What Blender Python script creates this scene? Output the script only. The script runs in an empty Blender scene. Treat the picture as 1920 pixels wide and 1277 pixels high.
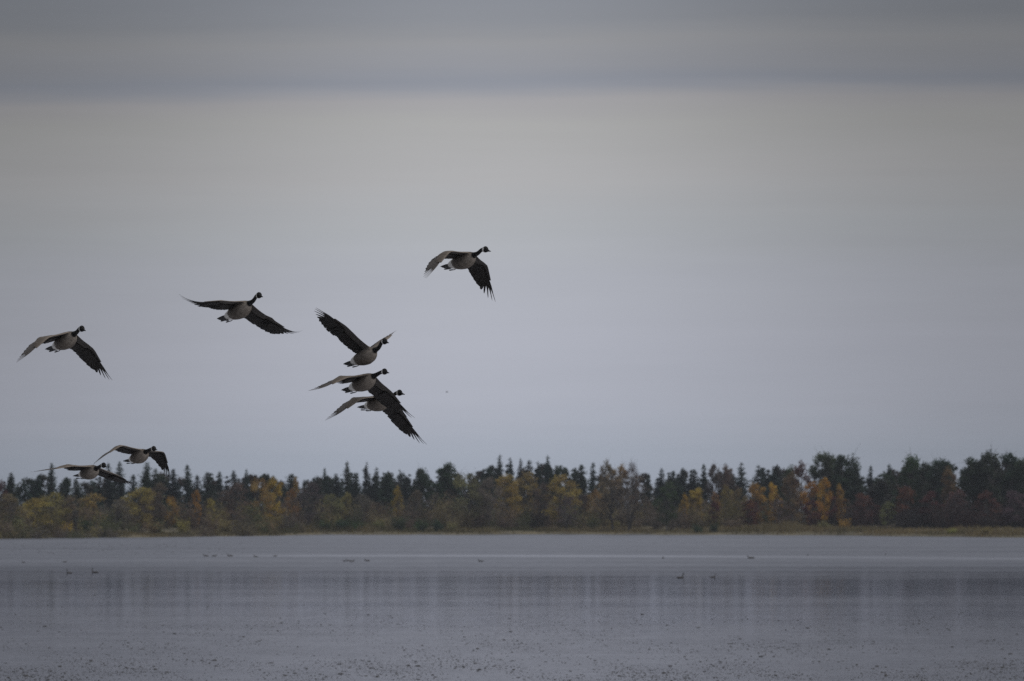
import bpy, bmesh, math, random
import numpy as np
from mathutils import Vector, Matrix

scene = bpy.context.scene
COL = scene.collection
R = math.radians

# ------------------------------------------------------------------ camera
cam_d = bpy.data.cameras.new('camera')
cam = bpy.data.objects.new('camera', cam_d)
COL.objects.link(cam)
CAM_H = 4.5                                  # standing on a low dyke
cam.location = (0, 0, CAM_H)
cam.rotation_euler = (R(90) + 0.029195, 0, 0)
cam_d.lens = 200
cam_d.sensor_width = 36
cam_d.clip_start = 0.5
cam_d.clip_end = 20000
cam_d.dof.use_dof = True
cam_d.dof.focus_distance = 63
cam_d.dof.aperture_fstop = 7.1
scene.camera = cam

# ------------------------------------------------------------------ sky
SUN_EL, SUN_AZ = 62, 105                      # degrees; azimuth from +Y towards +X


def lin(c):
    return tuple(((v / 255) / 12.92 if v / 255 <= 0.04045 else ((v / 255 + 0.055) / 1.055) ** 2.4) for v in c)


class NT:
    """small helper round a node tree"""
    def __init__(self, tree):
        self.t = tree
        tree.nodes.clear()

    def n(self, typ, **kw):
        nd = self.t.nodes.new(typ)
        for k, v in kw.items():
            setattr(nd, k, v)
        return nd

    def l(self, a, b):
        self.t.links.new(a, b)

    def math(self, op, a, b=None, c=None, clamp=False):
        nd = self.n('ShaderNodeMath', operation=op, use_clamp=clamp)
        for i, v in enumerate((a, b, c)):
            if v is None:
                continue
            if isinstance(v, (int, float)):
                nd.inputs[i].default_value = v
            else:
                self.l(v, nd.inputs[i])
        return nd.outputs[0]

    def noise(self, vec, scale, detail=3, rough=0.5, dim='3D'):
        nd = self.n('ShaderNodeTexNoise', noise_dimensions=dim)
        nd.inputs['Scale'].default_value = scale
        nd.inputs['Detail'].default_value = detail
        nd.inputs['Roughness'].default_value = rough
        if vec is not None:
            self.l(vec, nd.inputs['Vector'])
        return nd.outputs['Fac']

    def mapping(self, vec, scale, loc=(0, 0, 0)):
        nd = self.n('ShaderNodeMapping')
        nd.inputs['Scale'].default_value = scale
        nd.inputs['Location'].default_value = loc
        self.l(vec, nd.inputs['Vector'])
        return nd.outputs[0]

    def ramp(self, fac, stops, interp='LINEAR'):
        nd = self.n('ShaderNodeValToRGB')
        nd.color_ramp.interpolation = interp
        el = nd.color_ramp.elements
        while len(el) < len(stops):
            el.new(0.5)
        for e, (p, c) in zip(el, stops):
            e.position = p
            e.color = (*c, 1) if not isinstance(c, (int, float)) else (c, c, c, 1)
        self.l(fac, nd.inputs[0])
        return nd.outputs[0]

    def mixc(self, fac, a, b, mode='MIX'):
        nd = self.n('ShaderNodeMix', data_type='RGBA', blend_type=mode)
        for v, s in ((fac, nd.inputs[0]), (a, nd.inputs[6]), (b, nd.inputs[7])):
            if isinstance(v, (int, float)):
                s.default_value = v
            elif isinstance(v, tuple):
                s.default_value = (*v, 1)
            else:
                self.l(v, s)
        return nd.outputs[2]


world = bpy.data.worlds.new('World')
scene.world = world
world.use_nodes = True
w = NT(world.node_tree)
tc = w.n('ShaderNodeTexCoord').outputs['Generated']
sep = w.n('ShaderNodeSeparateXYZ')
w.l(tc, sep.inputs[0])
dx, dz = sep.outputs[0], sep.outputs[2]
# stratus: long layers, so the texture is squeezed far more in height than along the horizon
warp = w.noise(w.mapping(tc, (9, 9, 120)), 1.0, 4, 0.55)
warp2 = w.noise(w.mapping(tc, (22, 22, 420), (3, 1, 0)), 1.0, 3, 0.5)
zz = w.math('ADD', dz, w.math('MULTIPLY', w.math('SUBTRACT', warp, 0.5), 0.0052))
zz = w.math('ADD', zz, w.math('MULTIPLY', w.math('SUBTRACT', warp2, 0.5), 0.0012))
zz = w.math('SUBTRACT', zz, w.math('MULTIPLY', dx, 0.011))
slow = w.noise(w.mapping(tc, (16, 16, 10), (1.3, 0, 0)), 1.0, 2, 0.5)
zz = w.math('ADD', zz, w.math('MULTIPLY', w.math('SUBTRACT', slow, 0.5), 0.003))


def zi(y):                                   # elevation band -> ramp position, ramp spans z = 0 .. 0.1
    return max(0.0, min(1.0, (950 - y) * 9.375e-5 / 0.1))


bands = [(950, (153, 161, 175)), (850, (161, 168, 181)), (760, (171, 175, 187)), (640, (174, 177, 188)),
         (520, (173, 176, 185)), (430, (172, 175, 180)), (330, (173, 173, 175)), (230, (168, 168, 168)),
         (192, (163, 162, 165)), (166, (146, 149, 158)), (152, (141, 145, 155)), (125, (146, 148, 155)),
         (80, (148, 149, 153)), (40, (138, 141, 148)), (-50, (134, 138, 147)), (-110, (145, 148, 156))]
low = w.ramp(w.math('DIVIDE', zz, 0.1), [(zi(y), lin(c)) for y, c in bands])
# higher up the same layered deck goes on, a little brighter towards the zenith
hi_n = w.noise(w.mapping(tc, (2.2, 2.2, 7)), 1.0, 4, 0.55)
high = w.ramp(w.math('ADD', dz, w.math('MULTIPLY', w.math('SUBTRACT', hi_n, 0.5), 0.16)),
              [(0.06, lin((147, 150, 158))), (0.3, lin((178, 182, 190))), (1.0, lin((220, 224, 231)))])
clouds = w.mixc(w.ramp(dz, [(0.092, 0.0), (0.16, 1.0)]), low, high)
# lens vignetting painted into the cloud brightness: lighter ahead, darker to the sides
off = w.math('ADD', dx, 0.006)
patch = w.math('POWER', 2.718, w.math('MULTIPLY', w.math('MULTIPLY', off, off), w.math('MULTIPLY', w.math('ADD', 1.0, w.math('MULTIPLY', w.math('MAXIMUM', dz, 0.0), 18.0)), -135.0)))
wisp = w.noise(w.mapping(tc, (11, 11, 190), (5, 2, 1)), 1.0, 5, 0.6)
lum = w.math('ADD', w.math('ADD', 0.60, w.math('MULTIPLY', patch, 0.48)), w.math('MULTIPLY', w.math('SUBTRACT', wisp, 0.5), 0.10))
clouds = w.mixc(1.0, clouds, lum, 'MULTIPLY')
sky = w.n('ShaderNodeTexSky', sky_type='NISHITA', sun_disc=False)
sky.sun_elevation = R(SUN_EL)
sky.sun_rotation = R(SUN_AZ)
sky.air_density, sky.dust_density = 1.0, 3.0
bg_sky = w.n('ShaderNodeBackground')
bg_sky.inputs[1].default_value = 0.05
w.l(sky.outputs[0], bg_sky.inputs[0])
bg_cl = w.n('ShaderNodeBackground')
bg_cl.inputs[1].default_value = 1.0
w.l(clouds, bg_cl.inputs[0])
mx = w.n('ShaderNodeMixShader')
mx.inputs[0].default_value = 0.93            # cloud cover
w.l(bg_sky.outputs[0], mx.inputs[1])
w.l(bg_cl.outputs[0], mx.inputs[2])
wo = w.n('ShaderNodeOutputWorld')
w.l(mx.outputs[0], wo.inputs[0])

# ------------------------------------------------------------------ sun behind cloud
sun_d = bpy.data.lights.new('sun', 'SUN')
sun_d.energy = 1.4
sun_d.angle = R(25)
sun_d.color = (1.0, 0.95, 0.88)
sun = bpy.data.objects.new('sun', sun_d)
COL.objects.link(sun)
sv = Vector((math.sin(R(SUN_AZ)) * math.cos(R(SUN_EL)), math.cos(R(SUN_AZ)) * math.cos(R(SUN_EL)), math.sin(R(SUN_EL))))
sun.rotation_euler = sv.to_track_quat('Z', 'Y').to_euler()
sun.location = (60, 60, 60)

scene.view_settings.view_transform = 'Standard'
scene.view_settings.look = 'None'
scene.view_settings.exposure = 0
scene.view_settings.gamma = 1
scene.view_settings.use_curve_mapping = False
scene.render.engine = 'CYCLES'
scene.cycles.use_denoising = False          # leave the fine grain a dusk exposure has
scene.cycles.max_bounces = 8
scene.cycles.volume_bounces = 1

# ------------------------------------------------------------------ helpers


def tag(o, label=None, cat=None, group=None, kind=None):
    for k, v in (('label', label), ('category', cat), ('group', group), ('kind', kind)):
        if v:
            o[k] = v
    return o


def link(name, mesh, parent=None, mat=None):
    o = bpy.data.objects.new(name, mesh)
    COL.objects.link(o)
    if parent is not None:
        o.parent = parent
    if mat is not None and mesh is not None and not mesh.materials:
        mesh.materials.append(mat)
    return o


def mesh_np(name, verts, faces, smooth=False):
    """verts (n,3) array, faces (m,k) array of equal-sized faces"""
    me = bpy.data.meshes.new(name)
    verts = np.asarray(verts, dtype=np.float32)
    faces = np.asarray(faces, dtype=np.int32)
    m, k = faces.shape
    me.vertices.add(len(verts))
    me.vertices.foreach_set('co', verts.ravel())
    me.loops.add(m * k)
    me.loops.foreach_set('vertex_index', faces.ravel())
    me.polygons.add(m)
    me.polygons.foreach_set('loop_start', np.arange(m, dtype=np.int32) * k)
    if smooth:
        me.polygons.foreach_set('use_smooth', np.ones(m, dtype=bool))
    me.update(calc_edges=True)
    return me


def face_attr(me, name, vals):
    a = me.attributes.new(name, 'FLOAT', 'FACE')
    a.data.foreach_set('value', np.asarray(vals, dtype=np.float32))


def face_col(me, name, cols):
    a = me.attributes.new(name, 'FLOAT_COLOR', 'FACE')
    c = np.ones((len(cols), 4), dtype=np.float32)
    c[:, :3] = cols
    a.data.foreach_set('color', c.ravel())


def material(name):
    m = bpy.data.materials.new(name)
    m.use_nodes = True
    t = NT(m.node_tree)
    out = t.n('ShaderNodeOutputMaterial')
    bs = t.n('ShaderNodeBsdfPrincipled')
    t.l(bs.outputs[0], out.inputs[0])
    return m, t, bs, out


# ------------------------------------------------------------------ materials
def leaf_material(name, use_object_colour):
    m, t, bs, out = material(name)
    if use_object_colour:
        c = t.n('ShaderNodeObjectInfo').outputs['Color']
    else:
        c = t.n('ShaderNodeAttribute', attribute_name='col').outputs['Color']
    tone = t.n('ShaderNodeAttribute', attribute_name='tone').outputs['Fac']
    hue = t.n('ShaderNodeHueSaturation')
    t.l(c, hue.inputs['Color'])
    t.l(t.math('ADD', 0.485, t.math('MULTIPLY', tone, 0.03)), hue.inputs['Hue'])
    t.l(t.math('ADD', 0.55, t.math('MULTIPLY', tone, 0.9)), hue.inputs['Value'])
    t.l(hue.outputs[0], bs.inputs['Base Color'])
    bs.inputs['Roughness'].default_value = 0.75
    bs.inputs['Specular IOR Level'].default_value = 0.25
    tr = t.n('ShaderNodeBsdfTranslucent')
    t.l(hue.outputs[0], tr.inputs[0])
    mix = t.n('ShaderNodeMixShader')
    mix.inputs[0].default_value = 0.42
    t.l(bs.outputs[0], mix.inputs[1])
    t.l(tr.outputs[0], mix.inputs[2])
    t.l(mix.outputs[0], out.inputs[0])
    return m


M_LEAF = leaf_material('foliage', True)
M_MASS = leaf_material('foliage_mass', False)

M_BARK, t, bs, out = material('bark')
co = t.n('ShaderNodeTexCoord').outputs['Object']
t.l(t.ramp(t.noise(t.mapping(co, (3, 3, 0.6)), 4.0, 4), [(0.3, (0.05, 0.044, 0.042)), (0.7, (0.15, 0.135, 0.125))]), bs.inputs['Base Color'])
bs.inputs['Roughness'].default_value = 0.9

M_GROUND, t, bs, out = material('meadow_soil')
co = t.n('ShaderNodeTexCoord').outputs['Object']
t.l(t.ramp(t.noise(co, 0.15, 6, 0.6), [(0.3, (0.05, 0.042, 0.028)), (0.5, (0.10, 0.085, 0.05)), (0.7, (0.15, 0.125, 0.075))]), bs.inputs['Base Color'])
bs.inputs['Roughness'].default_value = 0.95

# water: a dark body under a surface whose ripples change with the wind
M_WATER, t, bs, out = material('lake_water')
co = t.n('ShaderNodeTexCoord').outputs['Object']
sp = t.n('ShaderNodeSeparateXYZ')
t.l(co, sp.inputs[0])
wx, wy = sp.outputs[0], sp.outputs[1]
bend = t.noise(t.mapping(co, (0.012, 0.0, 0)), 1.0, 2)
edge_n = t.noise(t.mapping(co, (0.012, 0.06, 0)), 1.0, 4, 0.6)
# streaks: very long across, short in depth
streak = t.noise(t.mapping(co, (0.006, 0.045, 0), (2, 7, 0)), 1.0, 4, 0.6)
fine = t.noise(t.mapping(co, (0.05, 0.5, 0), (1, 3, 0)), 1.0, 4, 0.65)
ydist = t.math('ADD', wy, t.math('MULTIPLY', t.math('SUBTRACT', edge_n, 0.5), 130))
#   0 near weedy water | 1 sheltered calm | 2 breeze
rough_far = t.ramp(t.math('DIVIDE', ydist, 1000), [(0.16, 0.13), (0.20, 0.10), (0.23, 0.065), (0.30, 0.045), (0.36, 0.05), (0.43, 0.19), (0.45, 0.28), (0.62, 0.27), (0.9, 0.30)])
#   share of mirror reflection by distance, least at the far edge of the calm
mirror = t.ramp(t.math('DIVIDE', ydist, 1000), [(0.16, 0.55), (0.24, 0.51), (0.30, 0.47), (0.37, 0.40), (0.41, 0.38), (0.45, 0.385), (0.9, 0.41)])
# the slick: a curved narrow lane of smoother water
lane_y = t.math('SUBTRACT', 523, t.math('MULTIPLY', t.math('MULTIPLY', t.math('ADD', wx, 16), t.math('ADD', wx, 16)), 0.0085))
lane_d = t.math('ABSOLUTE', t.math('SUBTRACT', t.math('ADD', wy, t.math('MULTIPLY', t.math('SUBTRACT', bend, 0.5), 14)), lane_y))
lane = t.math('SUBTRACT', 1.0, t.math('DIVIDE', lane_d, 17.0), clamp=True)
lane = t.math('MULTIPLY', lane, t.ramp(t.math('ADD', t.math('DIVIDE', wx, 120), 0.5), [(0.0, 0.0), (0.22, 0.15), (0.34, 0.9), (1.0, 1.0)]))
grain_n = t.noise(t.mapping(co, (1.6, 0.9, 0), (3, 1, 0)), 1.0, 3, 0.7)
grain_f = t.noise(t.mapping(co, (0.5, 0.10, 0), (1, 8, 0)), 1.0, 3, 0.7)
patchy = t.noise(t.mapping(co, (0.035, 0.016, 0), (6, 2, 0)), 1.0, 3, 0.6)
breeze = t.math('MULTIPLY', rough_far, 3.4, clamp=True)
rg = t.math('ADD', rough_far, t.math('MULTIPLY', t.math('MULTIPLY', t.math('SUBTRACT', streak, 0.5), breeze), 0.14))
rg = t.math('ADD', rg, t.math('MULTIPLY', t.math('MULTIPLY', t.math('SUBTRACT', fine, 0.5), breeze), 0.14))
rg = t.math('ADD', rg, t.math('MULTIPLY', t.math('SUBTRACT', patchy, 0.45), 0.10))
rg = t.math('SUBTRACT', rg, t.math('MULTIPLY', lane, 0.10))
rg = t.math('MAXIMUM', rg, 0.035)
mirror = t.math('ADD', mirror, t.math('MULTIPLY', lane, 0.30))
mirror = t.math('ADD', mirror, t.math('MULTIPLY', t.math('SUBTRACT', fine, 0.5), 0.20))
mirror = t.math('ADD', mirror, t.math('MULTIPLY', t.math('SUBTRACT', grain_n, 0.5), 0.26))
mirror = t.math('ADD', mirror, t.math('MULTIPLY', t.math('SUBTRACT', grain_f, 0.5), 0.16))
mirror = t.math('ADD', mirror, t.math('MULTIPLY', t.math('SUBTRACT', streak, 0.5), 0.20), clamp=True)
rip = t.noise(t.mapping(co, (0.7, 2.6, 0)), 1.0, 3, 0.6)
bmp = t.n('ShaderNodeBump')
bmp.inputs['Strength'].default_value = 1.0
bmp.inputs['Distance'].default_value = 0.05
t.l(t.math('MULTIPLY', rip, t.math('MULTIPLY', rg, 2.4)), bmp.inputs['Height'])
bs.inputs['Base Color'].default_value = (0.026, 0.030, 0.041, 1)
bs.inputs['Roughness'].default_value = 0.9
bs.inputs['Specular IOR Level'].default_value = 0.0
gl = t.n('ShaderNodeBsdfGlossy')
gl.inputs['Color'].default_value = (0.93, 0.935, 1.0, 1)
t.l(rg, gl.inputs['Roughness'])
t.l(bmp.outputs[0], gl.inputs['Normal'])
wm = t.n('ShaderNodeMixShader')
t.l(mirror, wm.inputs[0])
t.l(bs.outputs[0], wm.inputs[1])
t.l(gl.outputs[0], wm.inputs[2])
t.l(wm.outputs[0], out.inputs[0])

M_WEED, t, bs, out = material('wet_weed')
t.l(t.ramp(t.n('ShaderNodeAttribute', attribute_name='tone').outputs['Fac'], [(0, (0.012, 0.012, 0.013)), (1, (0.030, 0.027, 0.026))]), bs.inputs['Base Color'])
bs.inputs['Roughness'].default_value = 0.6


def plumage(name, mottled):
    m, t, bs, out = material(name)
    c = t.n('ShaderNodeAttribute', attribute_name='plume').outputs['Color']
    co = t.n('ShaderNodeTexCoord').outputs['Object']
    n1 = t.noise(t.mapping(co, (24, 34, 34)), 1.0, 3, 0.6)
    n2 = t.noise(co, 9.0, 2)
    v = t.math('ADD', 0.42, t.math('ADD', t.math('MULTIPLY', n1, 0.9 if mottled else 0.3), t.math('MULTIPLY', n2, 0.2)))
    t.l(t.mixc(1.0, c, v, 'MULTIPLY'), bs.inputs['Base Color'])
    bs.inputs['Roughness'].default_value = 0.7
    bs.inputs['Specular IOR Level'].default_value = 0.12
    b = t.n('ShaderNodeBump')
    b.inputs['Strength'].default_value = 0.35
    b.inputs['Distance'].default_value = 0.006
    t.l(n1, b.inputs['Height'])
    t.l(b.outputs[0], bs.inputs['Normal'])
    return m


M_PLUME = plumage('goose_plumage', True)
M_QUILL, t, bs, out = material('flight_feather')
co = t.n('ShaderNodeTexCoord').outputs['Object']
back_f = t.n('ShaderNodeAttribute', attribute_name='tone').outputs['Fac']      # 1 on the upper vane, 0 on the lower
t.l(t.mixc(back_f, t.ramp(t.noise(co, 14, 3), [(0.3, (0.018, 0.017, 0.017)), (0.7, (0.038, 0.034, 0.032))]),
           t.ramp(t.noise(co, 14, 3), [(0.3, (0.075, 0.066, 0.060)), (0.7, (0.115, 0.102, 0.094))])), bs.inputs['Base Color'])
bs.inputs['Roughness'].default_value = 0.6
bs.inputs['Specular IOR Level'].default_value = 0.12
M_BLACK, t, bs, out = material('black_feather')
co = t.n('ShaderNodeTexCoord').outputs['Object']
t.l(t.ramp(t.noise(co, 30, 3), [(0.3, (0.010, 0.010, 0.011)), (0.7, (0.022, 0.021, 0.021))]), bs.inputs['Base Color'])
bs.inputs['Roughness'].default_value = 0.6

# ------------------------------------------------------------------ setting: water, ground
PXM = 9.375e-5


def water_dist(y):                           # distance of the water seen on a given picture row
    return CAM_H / ((y - 950) * PXM)


_sx = np.array([-1500, -260, -120, -72, -52, -30.6, 3.5, 37.4, 60.6, 73.3, 130, 260, 1500.0])
_sd = np.array([600, 690, 765, 800, 842, 906, 923, 906, 868, 830, 770, 690, 600.0])
o_ = np.argsort(_sx)
_sx, _sd = _sx[o_], _sd[o_]


def shore(x):
    return np.interp(x, _sx, _sd) + 6 * np.sin(np.asarray(x) * 0.17) + 4 * np.sin(np.asarray(x) * 0.39 + 1) + 2 * np.sin(np.asarray(x) * 0.93 + 2)


def ground_z(x, y):
    t = y - shore(x)
    z = np.interp(t, [-6, -1.5, 0, 1.5, 8, 30, 70, 140, 400], [-0.8, -0.25, 0.0, 0.32, 0.5, 0.95, 1.35, 1.7, 2.2])
    return z + np.where(t > 2, 0.12 * np.sin(x * 0.21 + y * 0.13) + 0.08 * np.sin(x * 0.5 - y * 0.37), 0)


def box_sheet(name, x0, x1, y0, y1, z):
    return mesh_np(name, [(x0, y0, z), (x1, y0, z), (x1, y1, z), (x0, y1, z)], [(0, 1, 2, 3)])


water = link('lake_water', box_sheet('lake_water', -1400, 1400, -150, 1290, 0.0), mat=M_WATER)
tag(water, kind='structure')

gx = np.unique(np.concatenate([np.linspace(-1400, -160, 40), np.linspace(-160, 160, 161), np.linspace(160, 1400, 40)]))
gt = np.array([-6, -3, -1.5, 0, 0.7, 1.5, 3, 5, 8, 12, 17, 23, 30, 40, 50, 60, 70, 85, 100, 120, 140, 180, 240, 320])
X, T = np.meshgrid(gx, gt)
Y = shore(X) + T
Zg = ground_z(X, Y)
nx = len(gx)
q = np.arange(nx * len(gt)).reshape(len(gt), nx)
me = mesh_np('ground', np.stack([X, Y, Zg], -1).reshape(-1, 3), np.stack([q[:-1, :-1], q[:-1, 1:], q[1:, 1:], q[1:, :-1]], -1).reshape(-1, 4), True)
tag(link('ground', me, mat=M_GROUND), kind='structure')

# ------------------------------------------------------------------ trees
rng = np.random.default_rng(7)


def tube(path, radii, sides=5):
    """tapered tube along a path -> verts, quads"""
    path = np.asarray(path, float)
    d = np.gradient(path, axis=0)
    d /= np.linalg.norm(d, axis=1, keepdims=True) + 1e-9
    ref = np.array([0.3, 0.9, 0.1])
    u = np.cross(d, ref)
    u /= np.linalg.norm(u, axis=1, keepdims=True) + 1e-9
    v = np.cross(d, u)
    a = np.linspace(0, 2 * np.pi, sides, endpoint=False)
    r = np.asarray(radii)[:, None, None]
    P = path[:, None] + r * (np.cos(a)[None, :, None] * u[:, None] + np.sin(a)[None, :, None] * v[:, None])
    n = len(path)
    i = np.arange(n - 1)[:, None] * sides
    j = np.arange(sides)[None]
    k = (j + 1) % sides
    F = np.stack([i + j, i + k, i + sides + k, i + sides + j], -1).reshape(-1, 4)
    return P.reshape(-1, 3), F


class Geo:
    def __init__(self):
        self.v, self.f, self.a, self.n = [], [], [], 0

    def add(self, v, f, tone=None):
        self.v.append(np.asarray(v, float))
        self.f.append(np.asarray(f) + self.n)
        self.n += len(v)
        if tone is not None:
            self.a.append(np.broadcast_to(tone, (len(f),)))

    def arrays(self):
        return np.concatenate(self.v), np.concatenate(self.f), (np.concatenate(self.a) if self.a else None)

    def mesh(self, name, smooth=False):
        v, f, a = self.arrays()
        me = mesh_np(name, v, f, smooth)
        if a is not None:
            face_attr(me, 'tone', a)
        return me


def leaves(g, centres, size, tones, flat=0.0, r=rng):
    """one bent leaf-clump quad at each centre"""
    n = len(centres)
    a = r.normal(size=(n, 3))
    b = r.normal(size=(n, 3))
    a[:, 2] *= (1 - flat)
    a /= np.linalg.norm(a, axis=1, keepdims=True)
    b -= a * (a * b).sum(1, keepdims=True)
    b /= np.linalg.norm(b, axis=1, keepdims=True)
    s = np.asarray(size).reshape(-1, 1) * r.uniform(0.6, 1.3, (n, 1))
    c = np.asarray(centres)
    P = np.stack([c - a * s, c + b * s * 0.55, c + a * s, c - b * s * 0.55], 1).reshape(-1, 3)
    P[::4] += r.normal(scale=0.15, size=(n, 3)) * s
    F = np.arange(4 * n).reshape(n, 4)
    g.add(P, F, tones)


def deciduous(seed, n_leaf, bare=0.0, lobes=18, low=0.25, size=0.2):
    """10 m tall, crown about 5 m wide; returns (wood Geo, leaf Geo)"""
    r = np.random.default_rng(seed)
    W, L = Geo(), Geo()
    stems = 1 + int(r.random() < 0.5)
    bases = [np.array([r.normal(scale=0.15) * (stems - 1) * 2, r.normal(scale=0.15), 0]) for _ in range(stems)]
    trunks = []
    for b in bases:
        lean = r.normal(scale=0.5, size=2)
        z = np.linspace(-0.4, 7.6, 9)
        p = np.stack([b[0] + lean[0] * (z / 8) + 0.12 * np.sin(z + seed), b[1] + lean[1] * (z / 8) + 0.1 * np.cos(z * 1.3), z], 1)
        W.add(*tube(p, np.linspace(0.17, 0.04, 9), 6))
        trunks.append(p)
    cz = []
    for k in range(lobes):
        h = low + (1 - low) * (k + r.random()) / lobes
        tt_ = (h - low) / (1 - low)
        env = 2.4 * min(1, 0.45 + 2.2 * tt_) * math.sqrt(max(0.0, 1 - tt_ ** 3.2)) + 0.15
        ang = r.uniform(0, 2 * np.pi)
        d = env * np.sqrt(r.uniform(0.1, 1))
        cz.append((d * np.cos(ang), d * np.sin(ang), 9.3 * h))
    per = n_leaf // lobes
    for c in cz:
        c = np.array(c)
        tr = trunks[r.integers(len(trunks))]
        s0 = tr[min(8, max(2, int((c[2] * 0.6) / 8 * 8)))]
        mid = (s0 + c) / 2 + np.array([0, 0, 0.35])
        tt = np.linspace(0, 1, 6)[:, None]
        p = (1 - tt) ** 2 * s0 + 2 * tt * (1 - tt) * mid + tt ** 2 * c
        W.add(*tube(p, np.linspace(0.075, 0.018, 6), 4))
        rad = r.uniform(0.55, 1.15)
        for q_ in range(8 + int(bare * 14)):
            e = c + r.normal(scale=rad * 0.75, size=3) + np.array([0, 0, 0.25])
            m2 = (c + e) / 2 + r.normal(scale=0.1, size=3)
            W.add(*tube([c, m2, e], [0.022, 0.016, 0.007], 3))
        m = int(per * r.uniform(0.5, 1.5))
        dv = r.normal(size=(m, 3))
        dv /= np.linalg.norm(dv, axis=1, keepdims=True)
        pos = c + dv * (rad * r.uniform(0.25, 1.15, (m, 1))) * np.array([1, 1, 0.8])
        leaves(L, pos, np.full(m, size), np.clip(r.uniform(0.2, 0.8) + r.normal(scale=0.15, size=m), 0, 1), r=r)
    return W, L


def spruce(seed, n_whorl=30, spread=1.0, gap=0.0, size=0.16, crown_low=0.06):
    r = np.random.default_rng(seed)
    W, L = Geo(), Geo()
    z = np.linspace(-0.4, 9.95, 10)
    W.add(*tube(np.stack([0.05 * np.sin(z * 0.7), 0.05 * np.cos(z * 0.6), z], 1), np.linspace(0.14, 0.012, 10), 6))
    for i in range(n_whorl):
        h = crown_low + (0.985 - crown_low) * (i + r.random() * 0.8) / n_whorl
        if r.random() < gap:
            continue
        R0 = 1.25 * spread * (1 - h) ** 0.8 * r.uniform(0.7, 1.15) + 0.06
        for k in range(r.integers(4, 8)):
            a = r.uniform(0, 2 * np.pi)
            rl = R0 * r.uniform(0.55, 1.15)
            tip = np.array([np.cos(a) * rl, np.sin(a) * rl, 9.9 * h - 0.22 * rl + 0.1 * rl * rl * 0.3])
            root = np.array([0, 0, 9.9 * h + 0.05])
            if i % 2 == 0:
                W.add(*tube([root, (root + tip) / 2 + np.array([0, 0, -0.05]), tip], [0.022, 0.015, 0.006], 3))
            m = 4 + int(13 * rl)
            tt = r.uniform(0.1, 1.05, (m, 1))
            pos = root + (tip - root) * tt + r.normal(scale=(0.06 + 0.07 * rl), size=(m, 3)) * np.array([1, 1, 1.3])
            leaves(L, pos, np.full(m, size * (0.55 + 0.5 * min(1, (1 - h) * 3))), np.clip(0.45 + r.normal(scale=0.2, size=m), 0, 1), r=r)
    return W, L


def shrub(seed, n_leaf=700, bare=0.0):
    """2.4 m tall, 3 m wide, many stems"""
    r = np.random.default_rng(seed)
    W, L = Geo(), Geo()
    ends = []
    for k in range(22 + int(20 * bare)):
        a, l = r.uniform(0, 2 * np.pi), r.uniform(0.5, 1)
        e = np.array([np.cos(a) * 1.25 * np.sqrt(r.random()), np.sin(a) * 1.25 * np.sqrt(r.random()), 2.25 * l])
        s = np.array([r.normal(scale=0.18), r.normal(scale=0.18), -0.15])
        W.add(*tube([s, (s + e) / 2 + np.array([0, 0, 0.15]), e], [0.02, 0.014, 0.006], 3))
        ends.append((s, e))
    per = n_leaf // len(ends)
    for s, e in ends:
        tt = r.uniform(0.15, 1.08, (per, 1))
        pos = s + (e - s) * tt + r.normal(scale=0.22, size=(per, 3))
        leaves(L, pos, np.full(per, 0.12), np.clip(r.uniform(0.2, 0.8) + r.normal(scale=0.12, size=per), 0, 1), r=r)
    return W, L


PROTO = {}


def proto(kind, k):
    key = (kind, k)
    if key not in PROTO:
        s = {'leafy': 100, 'airy': 200, 'twiggy': 300, 'round': 400, 'spruce': 500, 'slim': 600, 'ragged': 700, 'shrub': 800, 'dark_shrub': 900}[kind] + k
        if kind == 'leafy':
            g = deciduous(s, 3600, 0.1, 26, 0.16, 0.17)
        elif kind == 'airy':
            g = deciduous(s, 3200, 0.4, 26, 0.18, 0.14)
        elif kind == 'twiggy':
            g = deciduous(s, 1700, 1.0, 30, 0.16, 0.12)
        elif kind == 'round':
            g = deciduous(s, 5200, 0.0, 36, 0.2, 0.19)
        elif kind == 'spruce':
            g = spruce(s, 48, 1.15, size=0.13)
        elif kind == 'slim':
            g = spruce(s, 46, 0.85, 0.0, size=0.12)
        elif kind == 'ragged':
            g = spruce(s, 40, 0.95, 0.22, 0.12, 0.25)
        elif kind == 'shrub':
            g = shrub(s, 800, 0.4)
        else:
            g = shrub(s, 1300, 0.0)
        PROTO[key] = (g[0].mesh(kind + '_wood', True), g[1].mesh(kind + '_leaves'), g)
        PROTO[key][0].materials.append(M_BARK)
        PROTO[key][1].materials.append(M_LEAF)
    return PROTO[key]


HUE = dict(
    dark=(0.038, 0.062, 0.048), blue=(0.040, 0.062, 0.058), green=(0.056, 0.092, 0.038), deep=(0.038, 0.066, 0.036), olive=(0.235, 0.205, 0.090),
    yolive=(0.35, 0.275, 0.085), yellow=(0.44, 0.30, 0.055), gold=(0.46, 0.265, 0.045), orange=(0.42, 0.195, 0.050), salmon=(0.36, 0.16, 0.075),
    red=(0.120, 0.030, 0.032), rust=(0.155, 0.066, 0.046), brown=(0.190, 0.130, 0.085), grey=(0.21, 0.182, 0.14), mauve=(0.14, 0.102, 0.098))


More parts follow.
